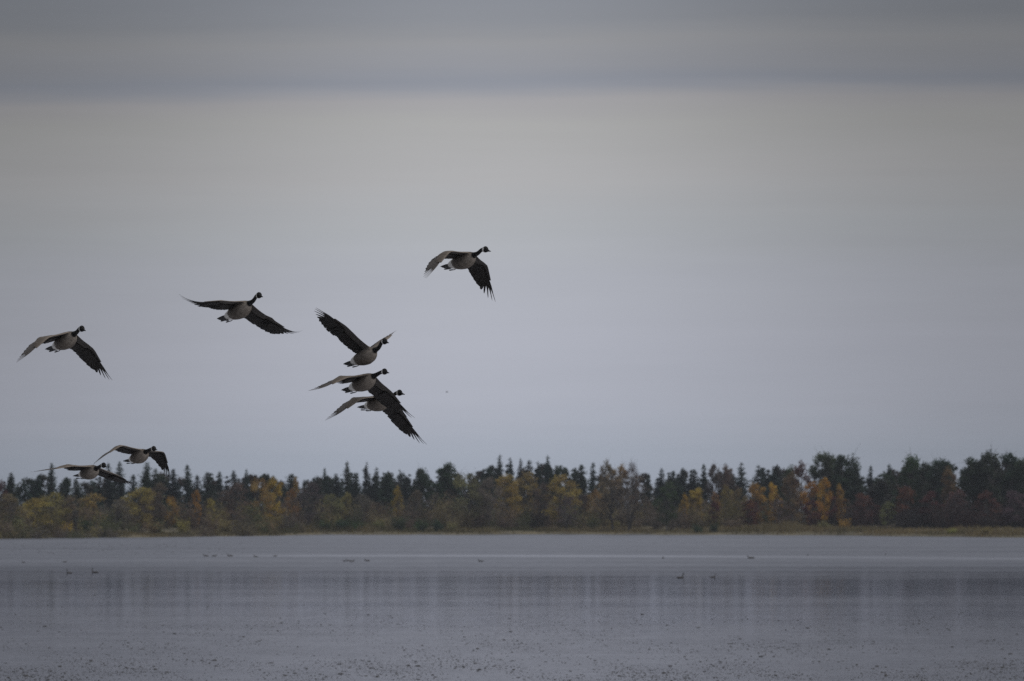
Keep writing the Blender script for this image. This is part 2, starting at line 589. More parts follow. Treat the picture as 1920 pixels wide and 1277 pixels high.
def plant(name, px, top, half, kind, hue, back, label, cat, group, k=0, base_y=None):
    """one tree or shrub: px = bearing, top = skyline row, half = half width (picture units at its distance)"""
    x = (px - 960) * PXM * 900
    for _ in range(4):
        d = float(shore(x)) + back
        x = (px - 960) * PXM * d
    z0 = float(ground_z(np.array(x), np.array(d)))
    h = CAM_H + (950 - top) * PXM * d - z0
    wdt = half * PXM * d
    wood, leaf, _g = proto(kind, k)
    if kind in ('shrub', 'dark_shrub'):
        sx, sz = wdt / 1.4, h / 2.35
    elif kind in ('spruce', 'slim', 'ragged'):
        sx, sz = wdt / (0.5 if kind == 'slim' else 0.55), h / 10.0
    else:
        sx, sz = wdt / (2.0 if kind == 'round' else 2.4), h / 9.8
    o = bpy.data.objects.new(name, None)
    o.empty_display_size = 0.5
    COL.objects.link(o)
    o.location = (x, d, z0)
    o.rotation_euler = (0, 0, (px * 1.7) % 6.28)
    o.scale = (sx, sx, sz)
    tag(o, label, cat, group)
    link('trunk' if cat == 'tree' else 'stem', wood, o)
    c = link('crown' if cat == 'tree' else 'foliage', leaf, o)
    j = np.random.default_rng(int(px * 10 + top)).uniform(0.85, 1.15, 3)
    c.color = (*(np.array(HUE[hue]) * j), 1)
    return o


ORD = 'first second third fourth fifth sixth seventh eighth ninth tenth eleventh twelfth thirteenth fourteenth fifteenth sixteenth'.split()
# skyline conifers: bearing, top row, half width, kind, hue, set back from the shore; labelled stretch by stretch
SKYLINE = [
    ('above the far left willows', [
        (21, 880, 10, 'spruce', 'dark', 62), (47, 892, 9, 'spruce', 'dark', 55), (72, 889, 11, 'spruce', 'dark', 58), (97, 864, 10, 'slim', 'dark', 66),
        (125, 887, 11, 'spruce', 'dark', 60), (143, 889, 11, 'spruce', 'dark', 57), (172, 893, 13, 'spruce', 'dark', 60)]),
    ('behind the lowest geese', [
        (204, 864, 9, 'slim', 'blue', 70), (224, 857, 11, 'spruce', 'blue', 68), (250, 885, 11, 'spruce', 'blue', 60), (275, 861, 12, 'spruce', 'dark', 64),
        (292, 868, 11, 'spruce', 'dark', 60), (325, 872, 12, 'spruce', 'blue', 66)]),
    ('left of the yellow birch', [
        (352, 867, 10, 'slim', 'dark', 70), (370, 883, 10, 'spruce', 'blue', 60), (389, 874, 13, 'spruce', 'dark', 66), (412, 880, 8, 'slim', 'blue', 80),
        (439, 878, 10, 'spruce', 'blue', 74), (462, 876, 7, 'slim', 'dark', 70)]),
    ('right of the yellow birch', [
        (512, 884, 11, 'spruce', 'dark', 64), (546, 879, 16, 'spruce', 'deep', 62), (571, 889, 9, 'spruce', 'dark', 60), (595, 885, 12, 'spruce', 'dark', 62),
        (609, 874, 8, 'slim', 'dark', 70), (631, 881, 11, 'spruce', 'dark', 64), (651, 861, 9, 'slim', 'deep', 72), (666, 883, 10, 'spruce', 'dark', 64),
        (687, 861, 9, 'ragged', 'blue', 74), (706, 873, 10, 'ragged', 'dark', 70), (727, 884, 12, 'spruce', 'dark', 62), (751, 876, 14, 'ragged', 'dark', 74)]),
    ('on the centre rise', [
        (916, 872, 14, 'spruce', 'dark', 66), (937, 849, 9, 'slim', 'blue', 76), (957, 855, 9, 'slim', 'blue', 74), (976, 856, 9, 'ragged', 'blue', 76),
        (992, 851, 12, 'spruce', 'blue', 72), (1009, 862, 9, 'slim', 'dark', 70), (1027, 850, 9, 'slim', 'dark', 74), (1043, 864, 12, 'spruce', 'deep', 68)]),
    ('over the big grey tree', [
        (1078, 872, 9, 'spruce', 'dark', 68), (1090, 863, 13, 'spruce', 'dark', 66), (1112, 863, 9, 'slim', 'dark', 70), (1215, 884, 9, 'slim', 'dark', 74),
        (1240, 874, 10, 'spruce', 'blue', 70)]),
    ('over the bright yellow tree', [
        (1262, 871, 12, 'spruce', 'blue', 70), (1280, 866, 12, 'spruce', 'blue', 74), (1302, 870, 11, 'spruce', 'blue', 70), (1320, 866, 9, 'slim', 'dark', 76),
        (1390, 864, 13, 'ragged', 'dark', 74), (1422, 869, 14, 'ragged', 'dark', 72), (1451, 872, 12, 'spruce', 'dark', 70)]),
    ('right of the tallest green crown', [
        (1607, 866, 12, 'spruce', 'dark', 74), (1632, 869, 8, 'slim', 'dark', 78), (1667, 866, 9, 'slim', 'dark', 72), (1842, 847, 7, 'slim', 'dark', 80)]),
]
for place, rows in SKYLINE:
    for i, (px, top, half, kind, hue, back) in enumerate(rows):
        sort = {'spruce': 'dark spruce', 'slim': 'slender dark spruce spire', 'ragged': 'ragged thin-branched conifer'}[kind]
        plant('spruce_tree', px, top + 2 + (px * 13 % 9 if kind == 'spruce' else 0), half * 1.15, kind, hue, back, '%s, %s from left of conifers %s' % (sort, ORD[i], place), 'tree',
              'conifers along the far skyline', k=(px * 7) % 4)

BROADLEAF = [
    # px, top, half, kind, hue, back, label
    (790, 878, 17, 'round', 'deep', 60, 'small round green tree directly left of the larger round dark tree'),
    (840, 869, 24, 'round', 'deep', 58, 'round dark green broadleaf tree standing above the shrubs left of centre'),
    (1340, 869, 18, 'leafy', 'mauve', 66, 'dull brown tree on the skyline above the salmon bush'),
    (1365, 871, 17, 'leafy', 'brown', 68, 'brown skyline tree above the dark red bush'),
    (1136, 865, 14, 'leafy', 'olive', 60, 'olive treetop on the skyline, left one above the grey multi-stemmed tree'),
    (1162, 871, 15, 'leafy', 'yolive', 62, 'yellow-green treetop above the grey multi-stemmed tree'),
    (1186, 865, 14, 'twiggy', 'rust', 66, 'thin brownish treetop with open branches right of the yellow-green top'),
    (1478, 872, 18, 'leafy', 'green', 64, 'mid green tree left of the red-tinged crown on the right'),
    (1503, 868, 22, 'leafy', 'rust', 58, 'red-tinged crown standing left of the tallest green crown'),
    (1545, 849, 24, 'round', 'green', 70, 'tall green crown with a lobed top behind the brightest orange tree'),
    (1585, 852, 24, 'round', 'deep', 70, 'tallest dark green crown, right of the lobed one behind the orange tree'),
    (1660, 885, 24, 'leafy', 'deep', 62, 'low dark green crown beside the slim spire on the right'),
    (1705, 856, 26, 'round', 'green', 62, 'rounded olive green crown, highest between the gap and the right edge'),
    (1735, 866, 18, 'round', 'deep', 60, 'narrow dark crown between two rounded crowns on the right'),
    (1763, 861, 22, 'round', 'deep', 64, 'dark green crown with pointed top right of the rounded olive crown'),
    (1783, 875, 20, 'leafy', 'brown', 52, 'orange-brown crown in front of the dark right-hand trees'),
    (1818, 860, 24, 'round', 'deep', 64, 'dark green crown left of the highest crown near the right edge'),
    (1858, 848, 26, 'round', 'deep', 66, 'highest dark green crown near the right edge of the wood'),
    (1893, 848, 22, 'round', 'deep', 68, 'dark green crown second from the right edge of the picture'),
    (1918, 860, 20, 'round', 'deep', 60, 'dark green crown cut by the right edge of the picture'),
    # middle row
    (3, 903, 16, 'leafy', 'red', 40, 'dark red tree cut by the left edge of the picture'),
    (262, 912, 26, 'airy', 'yolive', 26, 'yellow-olive willow under the upper of the two lowest geese'),
    (300, 905, 20, 'airy', 'brown', 36, 'brownish autumn tree under the drooping wing of the upper low goose'),
    (322, 928, 12, 'airy', 'yellow', 30, 'small pale yellow tree right of the low geese'),
    (368, 920, 11, 'leafy', 'gold', 32, 'narrow golden orange tree standing alone right of the low geese'),
    (396, 934, 9, 'leafy', 'yolive', 30, 'small olive-yellow tree just right of the narrow golden tree'),
    (442, 903, 30, 'twiggy', 'brown', 26, 'tall brown half-bare tree left of the yellow birch'),
    (488, 893, 17, 'airy', 'yolive', 32, 'yellow-olive tree touching the left side of the bright yellow birch'),
    (514, 897, 21, 'leafy', 'yellow', 30, 'bright yellow birch, largest yellow crown left of centre'),
    (545, 916, 11, 'leafy', 'salmon', 32, 'small orange tree on the right side of the yellow birch'),
    (554, 893, 9, 'leafy', 'yellow', 50, 'tiny yellow top poking up right of the yellow birch'),
    (578, 903, 28, 'twiggy', 'mauve', 28, 'purplish brown bare tree right of the small orange tree'),
    (622, 925, 18, 'airy', 'olive', 40, 'olive thin-leaved tree behind the low shrubs'),
    (650, 922, 9, 'airy', 'yolive', 38, 'narrow yellowish tree above the left end of the green shrubs'),
    (680, 925, 17, 'twiggy', 'grey', 40, 'grey half-bare tree above the green shrubs'),
    (706, 940, 14, 'airy', 'brown', 36, 'short brownish tree above the middle of the green shrubs'),
    (746, 913, 11, 'leafy', 'yellow', 42, 'small yellow tree standing alone in the dark wood'),
    (779, 917, 13, 'airy', 'brown', 42, 'small brown tree between the lone yellow tree and the round dark tree'),
    (812, 925, 16, 'twiggy', 'mauve', 40, 'purplish bare tree under the round dark green tree'),
    (876, 884, 28, 'airy', 'olive', 26, 'large olive-brown willow right of the round dark tree'),
    (917, 893, 21, 'airy', 'grey', 24, 'grey-olive willow second from the round dark tree'),
    (948, 888, 24, 'airy', 'yolive', 26, 'yellow-olive willow below the centre spires'),
    (984, 884, 25, 'airy', 'yolive', 28, 'broad yellow-olive willow under the centre spruces'),
    (1017, 905, 22, 'twiggy', 'brown', 22, 'brown bare tree between two yellow-olive willows'),
    (1054, 888, 27, 'airy', 'yolive', 26, 'yellow-olive willow above the leaning dark trunk'),
    (1064, 930, 22, 'twiggy', 'mauve', 12, 'leaning dark-trunked bare tree at the water edge near centre'),
    (1093, 925, 17, 'twiggy', 'rust', 30, 'reddish bare bush-like tree right of the leaning trunk'),
    (1115, 915, 13, 'airy', 'yolive', 28, 'slim yellow-green tree left of the grey multi-stemmed tree'),
    (1147, 885, 32, 'twiggy', 'olive', 14, 'big grey-olive tree with dark trunks at the shore, left stem'),
    (1186, 889, 30, 'twiggy', 'grey', 12, 'big grey tree with dark trunk at the shore, right stem'),
    (1250, 902, 23, 'airy', 'green', 18, 'green-topped round tree standing alone left of the bright yellow tree'),
    (1304, 915, 21, 'leafy', 'yellow', 34, 'bright yellow tree, brightest crown right of centre'),
    (1283, 926, 9, 'leafy', 'gold', 32, 'small golden bush touching the left side of the bright yellow tree'),
    (1341, 922, 9, 'leafy', 'salmon', 36, 'small salmon orange tree right of the bright yellow tree'),
    (1340, 940, 12, 'leafy', 'red', 30, 'dark red bush under the small salmon tree'),
    (1361, 907, 10, 'airy', 'yolive', 40, 'narrow olive-yellow tree between salmon and orange trees'),
    (1386, 914, 14, 'airy', 'olive', 40, 'olive tree left of the soft orange tree'),
    (1419, 906, 22, 'leafy', 'orange', 38, 'soft orange tree above the dark red bush on the right'),
    (1406, 937, 19, 'leafy', 'red', 28, 'large dark red bush below the soft orange tree'),
    (1450, 905, 14, 'leafy', 'yellow', 42, 'yellow tree right of the soft orange tree'),
    (1484, 888, 22, 'leafy', 'brown', 40, 'brown-orange tree left of the brightest orange tree'),
    (1520, 903, 18, 'leafy', 'orange', 34, 'left half of the brightest orange pair, under the red-tinged crown'),
    (1545, 894, 17, 'leafy', 'gold', 34, 'brightest golden orange tree below the tall green crown'),
    (1576, 907, 11, 'leafy', 'orange', 36, 'small orange tree at the right end of the orange row'),
    (1460, 935, 20, 'twiggy', 'mauve', 26, 'mauve bare bush-like tree under the yellow tree at right'),
    (1520, 938, 14, 'leafy', 'red', 28, 'dark red bush under the brightest orange trees'),
    (1565, 930, 22, 'airy', 'red', 36, 'dark maroon tree below the small right-hand orange tree'),
    (1620, 925, 24, 'leafy', 'rust', 40, 'dark rusty tree under the gap in the skyline'),
    (1664, 941, 13, 'leafy', 'olive', 30, 'small olive cone-shaped tree standing at the meadow edge'),
    (1700, 912, 24, 'leafy', 'rust', 40, 'reddish brown tree below the rounded olive crown'),
    (1745, 920, 24, 'leafy', 'red', 38, 'dark red tree below the pointed dark crown on the right'),
    (1795, 918, 24, 'leafy', 'mauve', 40, 'dark brownish tree below the orange-brown crown'),
    (1850, 922, 25, 'leafy', 'rust', 40, 'dark reddish tree below the highest right-hand crown'),
    (1903, 920, 24, 'leafy', 'mauve', 38, 'dark brownish tree at the right edge above the meadow'),
    # left willows at the shore
    (22, 925, 26, 'airy', 'olive', 18, 'olive willow at the far left shore'),
    (62, 932, 25, 'airy', 'yolive', 16, 'yellow-olive willow, second from the left edge'),
    (100, 922, 25, 'airy', 'yolive', 20, 'yellow-olive willow below the tall left spire'),
    (138, 930, 24, 'twiggy', 'olive', 16, 'half-bare olive willow below the lower flying goose'),
    (178, 925, 26, 'airy', 'yolive', 20, 'yellow-olive willow under the tail of the lower flying goose'),
    (220, 935, 25, 'twiggy', 'grey', 16, 'grey half-bare willow under the low geese'),
]
for i, (px, top, half, kind, hue, back, label) in enumerate(BROADLEAF):
    if px > 1540 and back < 50:
        back += 14
    if hue in ('olive', 'yolive', 'grey'):
        half *= 1.2
    plant('broadleaf_tree', px, top, half, kind, hue, back, label, 'tree', 'autumn trees along the far shore', k=i % (4 if kind != 'round' else 5))

SHRUBS = [
    (612, 975, 16, 'dark_shrub', 'green', 8, 'low green shore shrub, leftmost of the dark green clump'),
    (640, 974, 18, 'dark_shrub', 'deep', 7, 'low dark green shore shrub, second in the green clump'),
    (672, 977, 16, 'dark_shrub', 'green', 8, 'low green shore shrub, third in the green clump'),
    (712, 975, 16, 'dark_shrub', 'olive', 9, 'olive shore shrub in the middle of the green clump'),
    (750, 970, 19, 'dark_shrub', 'green', 8, 'taller green shore shrub right of the olive shrub'),
    (790, 972, 17, 'dark_shrub', 'green', 8, 'green shore shrub below the small round green tree'),
    (822, 974, 15, 'dark_shrub', 'deep', 7, 'dark green shore shrub, rightmost of the green clump'),
    (850, 979, 14, 'shrub', 'olive', 9, 'pale olive shrub right of the green clump'),
    (1308, 983, 12, 'dark_shrub', 'deep', 4, 'small dark green shrub at the water edge, left of two'),
    (1337, 981, 14, 'dark_shrub', 'deep', 4, 'small dark green shrub at the water edge, right of two'),
    (1585, 972, 15, 'shrub', 'gold', 22, 'low golden brown shrub on the meadow rise'),
    (1545, 977, 16, 'dark_shrub', 'olive', 18, 'dark olive shrub left of the golden meadow shrub'),
    (1850, 988, 15, 'dark_shrub', 'olive', 5, 'olive shrub in the reeds near the right edge'),
    (1783, 990, 14, 'shrub', 'yolive', 5, 'yellowish shrub in the reeds below the right-hand trees'),
    (125, 978, 14, 'shrub', 'yellow', 6, 'small yellow shrub at the left shore'),
    (30, 972, 20, 'dark_shrub', 'olive', 6, 'dark olive shrub at the far left water edge'),
    (165, 974, 20, 'dark_shrub', 'green', 6, 'dark green shrub at the left shore, right of the yellow shrub'),
    (290, 976, 20, 'shrub', 'olive', 6, 'olive shrub at the shore below the low geese'),
    (345, 972, 18, 'shrub', 'yolive', 8, 'yellow-olive shrub below the narrow golden tree'),
    (425, 975, 22, 'shrub', 'olive', 8, 'olive shrub below the tall brown half-bare tree'),
    (500, 973, 22, 'shrub', 'brown', 9, 'brown shrub below the bright yellow birch'),
    (560, 976, 20, 'shrub', 'brown', 8, 'brown shrub left of the green clump'),
]
for i, (px, top, half, kind, hue, back, label) in enumerate(SHRUBS):
    plant('shore_shrub', px, top, half, kind, hue, back, label, 'shrub', 'shrubs along the far water edge', k=i % 3)


def replicate(base_list, placements, cols):
    """joined copies: placements (x, y, z, sx, sz, rot); returns verts, faces, tone, colour"""
    V, F, A, C, n = [], [], [], [], 0
    for (v, f, a), (x, y, z, sx, sz, rot), c in zip(base_list, placements, cols):
        cs, sn = math.cos(rot), math.sin(rot)
        P = np.empty_like(v)
        P[:, 0] = (v[:, 0] * cs - v[:, 1] * sn) * sx + x
        P[:, 1] = (v[:, 0] * sn + v[:, 1] * cs) * sx + y
        P[:, 2] = v[:, 2] * sz + z
        V.append(P)
        F.append(f + n)
        n += len(P)
        A.append(a)
        C.append(np.broadcast_to(c, (len(f), 3)))
    return np.concatenate(V), np.concatenate(F), np.concatenate(A), np.concatenate(C)


def mass(name, base_list, placements, cols, label, cat):
    v, f, a, c = replicate(base_list, placements, cols)
    me = mesh_np(name, v, f)
    face_attr(me, 'tone', a)
    face_col(me, 'col', c)
    return tag(link(name, me, mat=M_MASS), label, cat, kind='stuff')


# the wood behind, which reads as one dark mass
def thin(arr, keep, seed):
    v, f, a = arr
    sel = np.random.default_rng(seed).random(len(f)) < keep
    f2 = f[sel]
    idx = np.unique(f2)
    remap = np.zeros(len(v), int)
    remap[idx] = np.arange(len(idx))
    return v[idx], remap[f2], a[sel]


bases_c = [thin(spruce(950 + i, 26, 1.25, size=0.24)[1].arrays(), 0.55, i) for i in range(3)]
bases_d = [thin(deciduous(970 + i, 1000, 0, 18, 0.12, 0.34)[1].arrays(), 1.0, i) for i in range(3)]
bl, pl, cl = [], [], []
r = np.random.default_rng(21)
sky_px = np.array([0, 150, 340, 500, 620, 780, 900, 960, 1050, 1080, 1200, 1330, 1480, 1540, 1610, 1640, 1700, 1920])
sky_top = np.array([886, 886, 877, 884, 879, 881, 872, 857, 863, 873, 880, 868, 872, 863, 876, 878, 866, 856])
for i in range(390):
    px = r.uniform(-700, 2620)
    back = r.uniform(62, 135)
    x = (px - 960) * PXM * 950
    d = float(shore(x)) + back
    x = (px - 960) * PXM * d
    z0 = float(ground_z(np.array(x), np.array(d)))
    top = np.interp(px, sky_px, sky_top) + 26 * r.random() ** 0.8
    h = CAM_H + (950 - top) * PXM * d - z0
    right = np.clip((px - 1450) / 250, 0, 1)
    if r.random() < 0.75 - 0.6 * right:
        bl.append(bases_c[i % 3])
        sx = r.uniform(1.0, 1.6)
        sz = h / 9.9
        c = np.array((0.032, 0.048, 0.044)) * r.uniform(0.7, 1.2)
    else:
        bl.append(bases_d[i % 3])
        sx = r.uniform(0.7, 1.1)
        sz = h / 9.6
        c = np.array([(0.04, 0.055, 0.035), (0.06, 0.045, 0.04), (0.05, 0.05, 0.045)][r.integers(3)]) * r.uniform(0.7, 1.2)
    pl.append((x, d, z0 - 0.2, sx, sz, r.uniform(0, 6.28)))
    cl.append(c)
mass('distant_wood', bl, pl, cl, 'dark mass of wood filling the gaps behind the shoreline trees', 'wood')

# undergrowth between the trees
bases_s = [thin(shrub(990 + i, 420, 0)[1].arrays(), 1.0, i) for i in range(4)]
bl, pl, cl = [], [], []
for i in range(620):
    px = r.uniform(-600, 2520)
    back = r.uniform(6, 62) if px < 560 else r.uniform(18, 62)
    if px > 1400:
        back = r.uniform(46, 76)
    x = (px - 960) * PXM * 930
    d = float(shore(x)) + back
    x = (px - 960) * PXM * d
    z0 = float(ground_z(np.array(x), np.array(d)))
    bl.append(bases_s[i % 4])
    s = r.uniform(0.8, 1.5)
    pl.append((x, d, z0 - 0.1, s * 1.2, s * r.uniform(0.8, 1.5) * (0.75 if back < 20 else 1.15), r.uniform(0, 6.28)))
    pal = [(0.180, 0.148, 0.082), (0.150, 0.112, 0.086), (0.200, 0.168, 0.070), (0.100, 0.112, 0.050), (0.140, 0.122, 0.104)]
    if px > 1580:
        pal = [(0.06, 0.045, 0.042), (0.05, 0.042, 0.042), (0.06, 0.03, 0.03)]
    cl.append(np.array(pal[r.integers(len(pal))]) * r.uniform(0.7, 1.2))
mass('undergrowth', bl, pl, cl, 'tangled brown undergrowth between the trees of the far shore', 'undergrowth')

# reeds and grass on the bank
n = 42000
px = r.uniform(-700, 2620, n)
back = np.abs(r.gamma(1.6, 9, n)) + r.uniform(-0.6, 1.0, n)
back = np.where(px < 560, back * 0.35, back)
gxx = (px - 960) * PXM * 900
for _ in range(3):
    dd = shore(gxx) + back
    gxx = (px - 960) * PXM * dd
zz0 = ground_z(gxx, dd)
hgt = r.uniform(0.35, 1.0, n) * (0.75 + 0.45 * np.sin(gxx * 0.13 + 2) * np.sin(gxx * 0.041)) * np.where(back < 3, 0.8, 1)
hgt = np.maximum(hgt, 0.25) * (1 + 0.7 * np.clip(np.sin(gxx * 0.37 + 1) * np.sin(gxx * 0.11) + 0.3 * np.sin(gxx * 1.3), 0, 1))
wd = r.uniform(0.04, 0.10, n)
ang = r.uniform(0, np.pi, n)
b0 = np.stack([gxx, dd, zz0 - 0.05], 1)
sd = np.stack([np.cos(ang) * wd, np.sin(ang) * wd, 0 * wd], 1)
lean = np.stack([r.normal(scale=0.18, size=n) * hgt, r.normal(scale=0.18, size=n) * hgt, hgt], 1)
P = np.stack([b0 - sd, b0 + sd, b0 + lean * 0.6 + sd * 0.7, b0 + lean], 1).reshape(-1, 3)
me = mesh_np('bank_grass', P, np.arange(4 * n).reshape(n, 4))
face_attr(me, 'tone', np.clip(r.normal(0.5, 0.2, n), 0, 1))
pat = 0.5 + 0.5 * np.sin(gxx * 0.11 + 1.3) * np.sin(gxx * 0.047 + dd * 0.2)
dryness = np.clip(pat * 0.7 + np.where(px > 1000, 0.35, 0.0) + r.normal(scale=0.1, size=n), 0, 1)[:, None]
cols = np.array((0.065, 0.066, 0.030)) * (1 - dryness) + np.array((0.26, 0.20, 0.105)) * dryness
face_col(me, 'col', cols)
tag(link('bank_grass', me, mat=M_MASS), 'dry tan and olive grass along the far bank', 'grass', kind='stuff')

# ------------------------------------------------------------------ flying geese
def vec(t):
    return np.array(t, float)


def unit(v):
    return v / (np.linalg.norm(v) + 1e-12)


BODY = np.array([  # x, centre z, half width, half height
    (-0.458, 0.008, 0.020, 0.014), (-0.445, 0.006, 0.038, 0.029), (-0.41, 0.002, 0.054, 0.045), (-0.35, -0.004, 0.070, 0.061),
    (-0.27, -0.012, 0.087, 0.079), (-0.19, -0.017, 0.096, 0.089), (-0.12, -0.015, 0.091, 0.083), (-0.08, -0.010, 0.077, 0.070),
    (-0.045, -0.004, 0.055, 0.051), (-0.015, 0.0, 0.034, 0.034), (0.03, 0.001, 0.0245, 0.025)])
SEG, NB = 24, 31


def feather(root, d, n, length, width, tip_width=0.35, curl=0.0, steps=7, notch=1.0, blunt=0.45):
    """thin lens-section feather: verts, quads"""
    d, n = unit(d), unit(n - unit(d) * (n @ unit(d)))
    side = np.cross(d, n)
    V = []
    for i in range(steps):
        f = i / (steps - 1)
        c = root + d * length * f + n * curl * f ** 2.2
        wd = width * (0.55 + 0.45 * min(1, f * 4)) * (1 - (1 - tip_width) * f ** 1.5)
        if f > 0.98:
            wd *= blunt
        elif f > 0.8:
            wd *= 0.93
        wd *= 1 - (1 - notch) * np.clip((f - 0.45) / 0.2, 0, 1)
        th = 0.0022 * (1 - 0.6 * f)
        V += [c + side * wd / 2, c + n * th, c - side * wd / 2, c - n * th]
    F = []
    for i in range(steps - 1):
        for j in range(4):
            F.append((4 * i + j, 4 * i + (j + 1) % 4, 4 * i + 4 + (j + 1) % 4, 4 * i + 4 + j))
    e = 4 * (steps - 1)
    F += [(3, 2, 1, 0), (e, e + 1, e + 2, e + 3)]
    return np.array(V), np.array(F)


def goose(spec, label, seed):
    r = np.random.default_rng(seed)
    bm = bmesh.new()
    cl = bm.verts.layers.float_color.new('plume')

    def put(co, c):
        v = bm.verts.new(co)
        v[cl] = (*c, 1)
        return v

    # --- spine: body, neck, head, bill
    rings = []                                # centre, tangent, half width, half height, tag, u
    for x in np.linspace(BODY[0, 0], BODY[-1, 0], NB):
        z, hw, hh = (np.interp(x, BODY[:, 0], BODY[:, k]) for k in (1, 2, 3))
        rings.append((vec((x, 0, z)), vec((1, 0, 0)), hw, hh, 'body', x))
    head, beak = vec(spec['head']), vec(spec['beak'])
    hd = unit(beak - head)
    p0, p3 = vec((0.03, 0, 0)), head - hd * 0.034
    p1, p2 = p0 + vec((0.075, 0, 0.0)), p3 - unit(hd + unit(p3 - p0)) * 0.06
    for i in range(1, 13):
        s = i / 12
        c = (1 - s) ** 3 * p0 + 3 * s * (1 - s) ** 2 * p1 + 3 * s * s * (1 - s) * p2 + s ** 3 * p3
        tg = unit(3 * (1 - s) ** 2 * (p1 - p0) + 6 * s * (1 - s) * (p2 - p1) + 3 * s * s * (p3 - p2))
        rad = np.interp(s, [0, 0.2, 0.55, 1], [0.025, 0.0225, 0.0200, 0.0210])
        rings.append((c, tg, rad * 0.95, rad, 'neck', s))
    bl = np.linalg.norm(beak - head)
    for u, hw, hh, dz in ((-0.024, 0.027, 0.028, 0), (-0.014, 0.030, 0.033, 0.002), (-0.004, 0.031, 0.035, 0.003), (0.006, 0.030, 0.034, 0.003),
                          (0.016, 0.027, 0.030, 0.001), (0.024, 0.022, 0.024, -0.002), (0.031, 0.017, 0.018, -0.004), (0.038, 0.014, 0.0145, -0.006),
                          (0.05, 0.012, 0.010, -0.008), (0.062, 0.011, 0.007, -0.010), (bl - 0.008, 0.009, 0.005, -0.011), (bl, 0.004, 0.0025, -0.012)):
        rings.append((head + hd * u + vec((0, 0, 1)) * dz, hd, hw, hh, 'head', u))

    BROWN, TAN, WHITE, BLACK = vec((0.088, 0.075, 0.064)), vec((0.27, 0.235, 0.20)), vec((0.62, 0.60, 0.57)), vec((0.013, 0.0125, 0.013))

    def plume(kind, u, sn):
        if kind == 'neck':
            return BLACK
        if kind == 'head':
            return WHITE if (-0.026 < u < 0.006 and sn < 0.46) else BLACK
        if u > -0.015:
            return BLACK
        if u < -0.325 + 0.02 * r.normal() * 0.3:
            return WHITE
        top = np.clip(sn * 1.2, 0, 1)
        f = np.interp(u, [-0.33, -0.30, -0.2, -0.12, -0.06, -0.01], [0.30, 0.16, 0.12, 0.30, 0.75, 1.1])
        base = BROWN * (1 - f) + TAN * f
        base = base * r.uniform(0.78, 1.22)                   # ruffled, barred flank feathers
        return base * (1 - top) + BROWN * (0.9 + 0.3 * f) * top

    grid = []
    for c, tg, hw, hh, kind, u in rings:
        left = unit(np.cross(vec((0, 0, 1)), tg))
        up = np.cross(tg, left)
        row = []
        for j in range(SEG):
            a = 2 * math.pi * j / SEG
            row.append(put(c + left * hw * math.cos(a) + up * hh * math.sin(a), plume(kind, u, math.sin(a))))
        grid.append(row)
    i0 = int(np.argmin([abs(q[5] + 0.235) if q[4] == 'body' else 9 for q in rings]))
    i1 = i0 + 12
    holes = {'l': (1, 5), 'r': (7, 11)}
    for i in range(len(grid) - 1):
        for j in range(SEG):
            if i0 <= i < i1 and (1 <= j < 5 or 7 <= j < 11):
                continue
            bm.faces.new((grid[i][j], grid[i][(j + 1) % SEG], grid[i + 1][(j + 1) % SEG], grid[i + 1][j]))
    bm.faces.new(list(reversed(grid[0])))
    bm.faces.new(grid[-1])

    parts = []                                # (name, verts, faces, material, kind)
    for sd, sgn in (('l', 1), ('r', -1)):
        W, T = vec(spec['wrist_' + sd]), vec(spec['tip_' + sd])
        jt, jb = (5, 1) if sd == 'l' else (7, 11)          # top edge, bottom edge columns
        mids = [4, 3, 2] if sd == 'l' else [8, 9, 10]
        loop = [grid[i][jt] for i in range(i1, i0 - 1, -1)] + [grid[i0][j] for j in mids] + \
               [grid[i][jb] for i in range(i0, i1 + 1)] + [grid[i1][j] for j in reversed(mids)]
        S = sum((vec(grid[i1][j].co) for j in range(min(jt, jb), max(jt, jb) + 1)), np.zeros(3)) / 5
        dA, dH = unit(W - S), unit(T - W)
        LA_, LH_ = np.linalg.norm(W - S), np.linalg.norm(T - W)
        Hn = W + (T - W) * 0.42

        def chord_dir(d, f):
            c = -vec((1, 0, 0))
            return unit(c - (0.45 + 0.35 * f) * (c @ d) * d)

        def station(s):
            """s 0..1 arm, 1..2 hand: leading edge point, span dir, chord dir, normal"""
            if s <= 1:
                q = s
                p = S + (W - S) * q - vec((1, 0, 0)) * 0.018 * math.sin(math.pi * q)
            else:
                q = s - 1
                p = W + (Hn - W) * q
            b = np.clip((s - 0.72) / 0.56, 0, 1)
            b = b * b * (3 - 2 * b)
            d = unit(dA * (1 - b) + dH * b)
            if 0.75 < s < 1.25:                            # round off the wrist
                k = 1 - abs(s - 1) / 0.25
                p = p - (unit(dA - dH) if np.linalg.norm(dA - dH) > 0.05 else 0 * d) * 0.012 * k
            c = chord_dir(d, b)
            tw = spec.get('twist_' + sd, 0.0) * np.clip((s - 0.55) / 0.7, 0, 1)
            c = unit(c * math.cos(tw) + np.cross(d, c) * math.sin(tw) * (1 if sd == 'r' else -1))
            n = np.cross(c, d) * (1 if sd == 'r' else -1)
            return p, d, c, unit(n)

        FULL = lambda s: np.interp(s, [0, 0.25, 0.7, 1.0, 1.4, 2.0], [0.25, 0.262, 0.268, 0.262, 0.235, 0.18])
        MESH = lambda s: np.interp(s, [0, 0.2, 0.7, 1.0, 1.3, 1.7, 2.0], [0.21, 0.212, 0.210, 0.208, 0.195, 0.160, 0.080])
        THICK = lambda s: np.interp(s, [0, 0.15, 0.6, 1, 1.5, 2], [0.034, 0.026, 0.020, 0.017, 0.010, 0.005])
        prev = loop
        UP, UNDER, EDGE = vec((0.135, 0.115, 0.098)), vec((0.048, 0.044, 0.041)), vec((0.20, 0.17, 0.145))
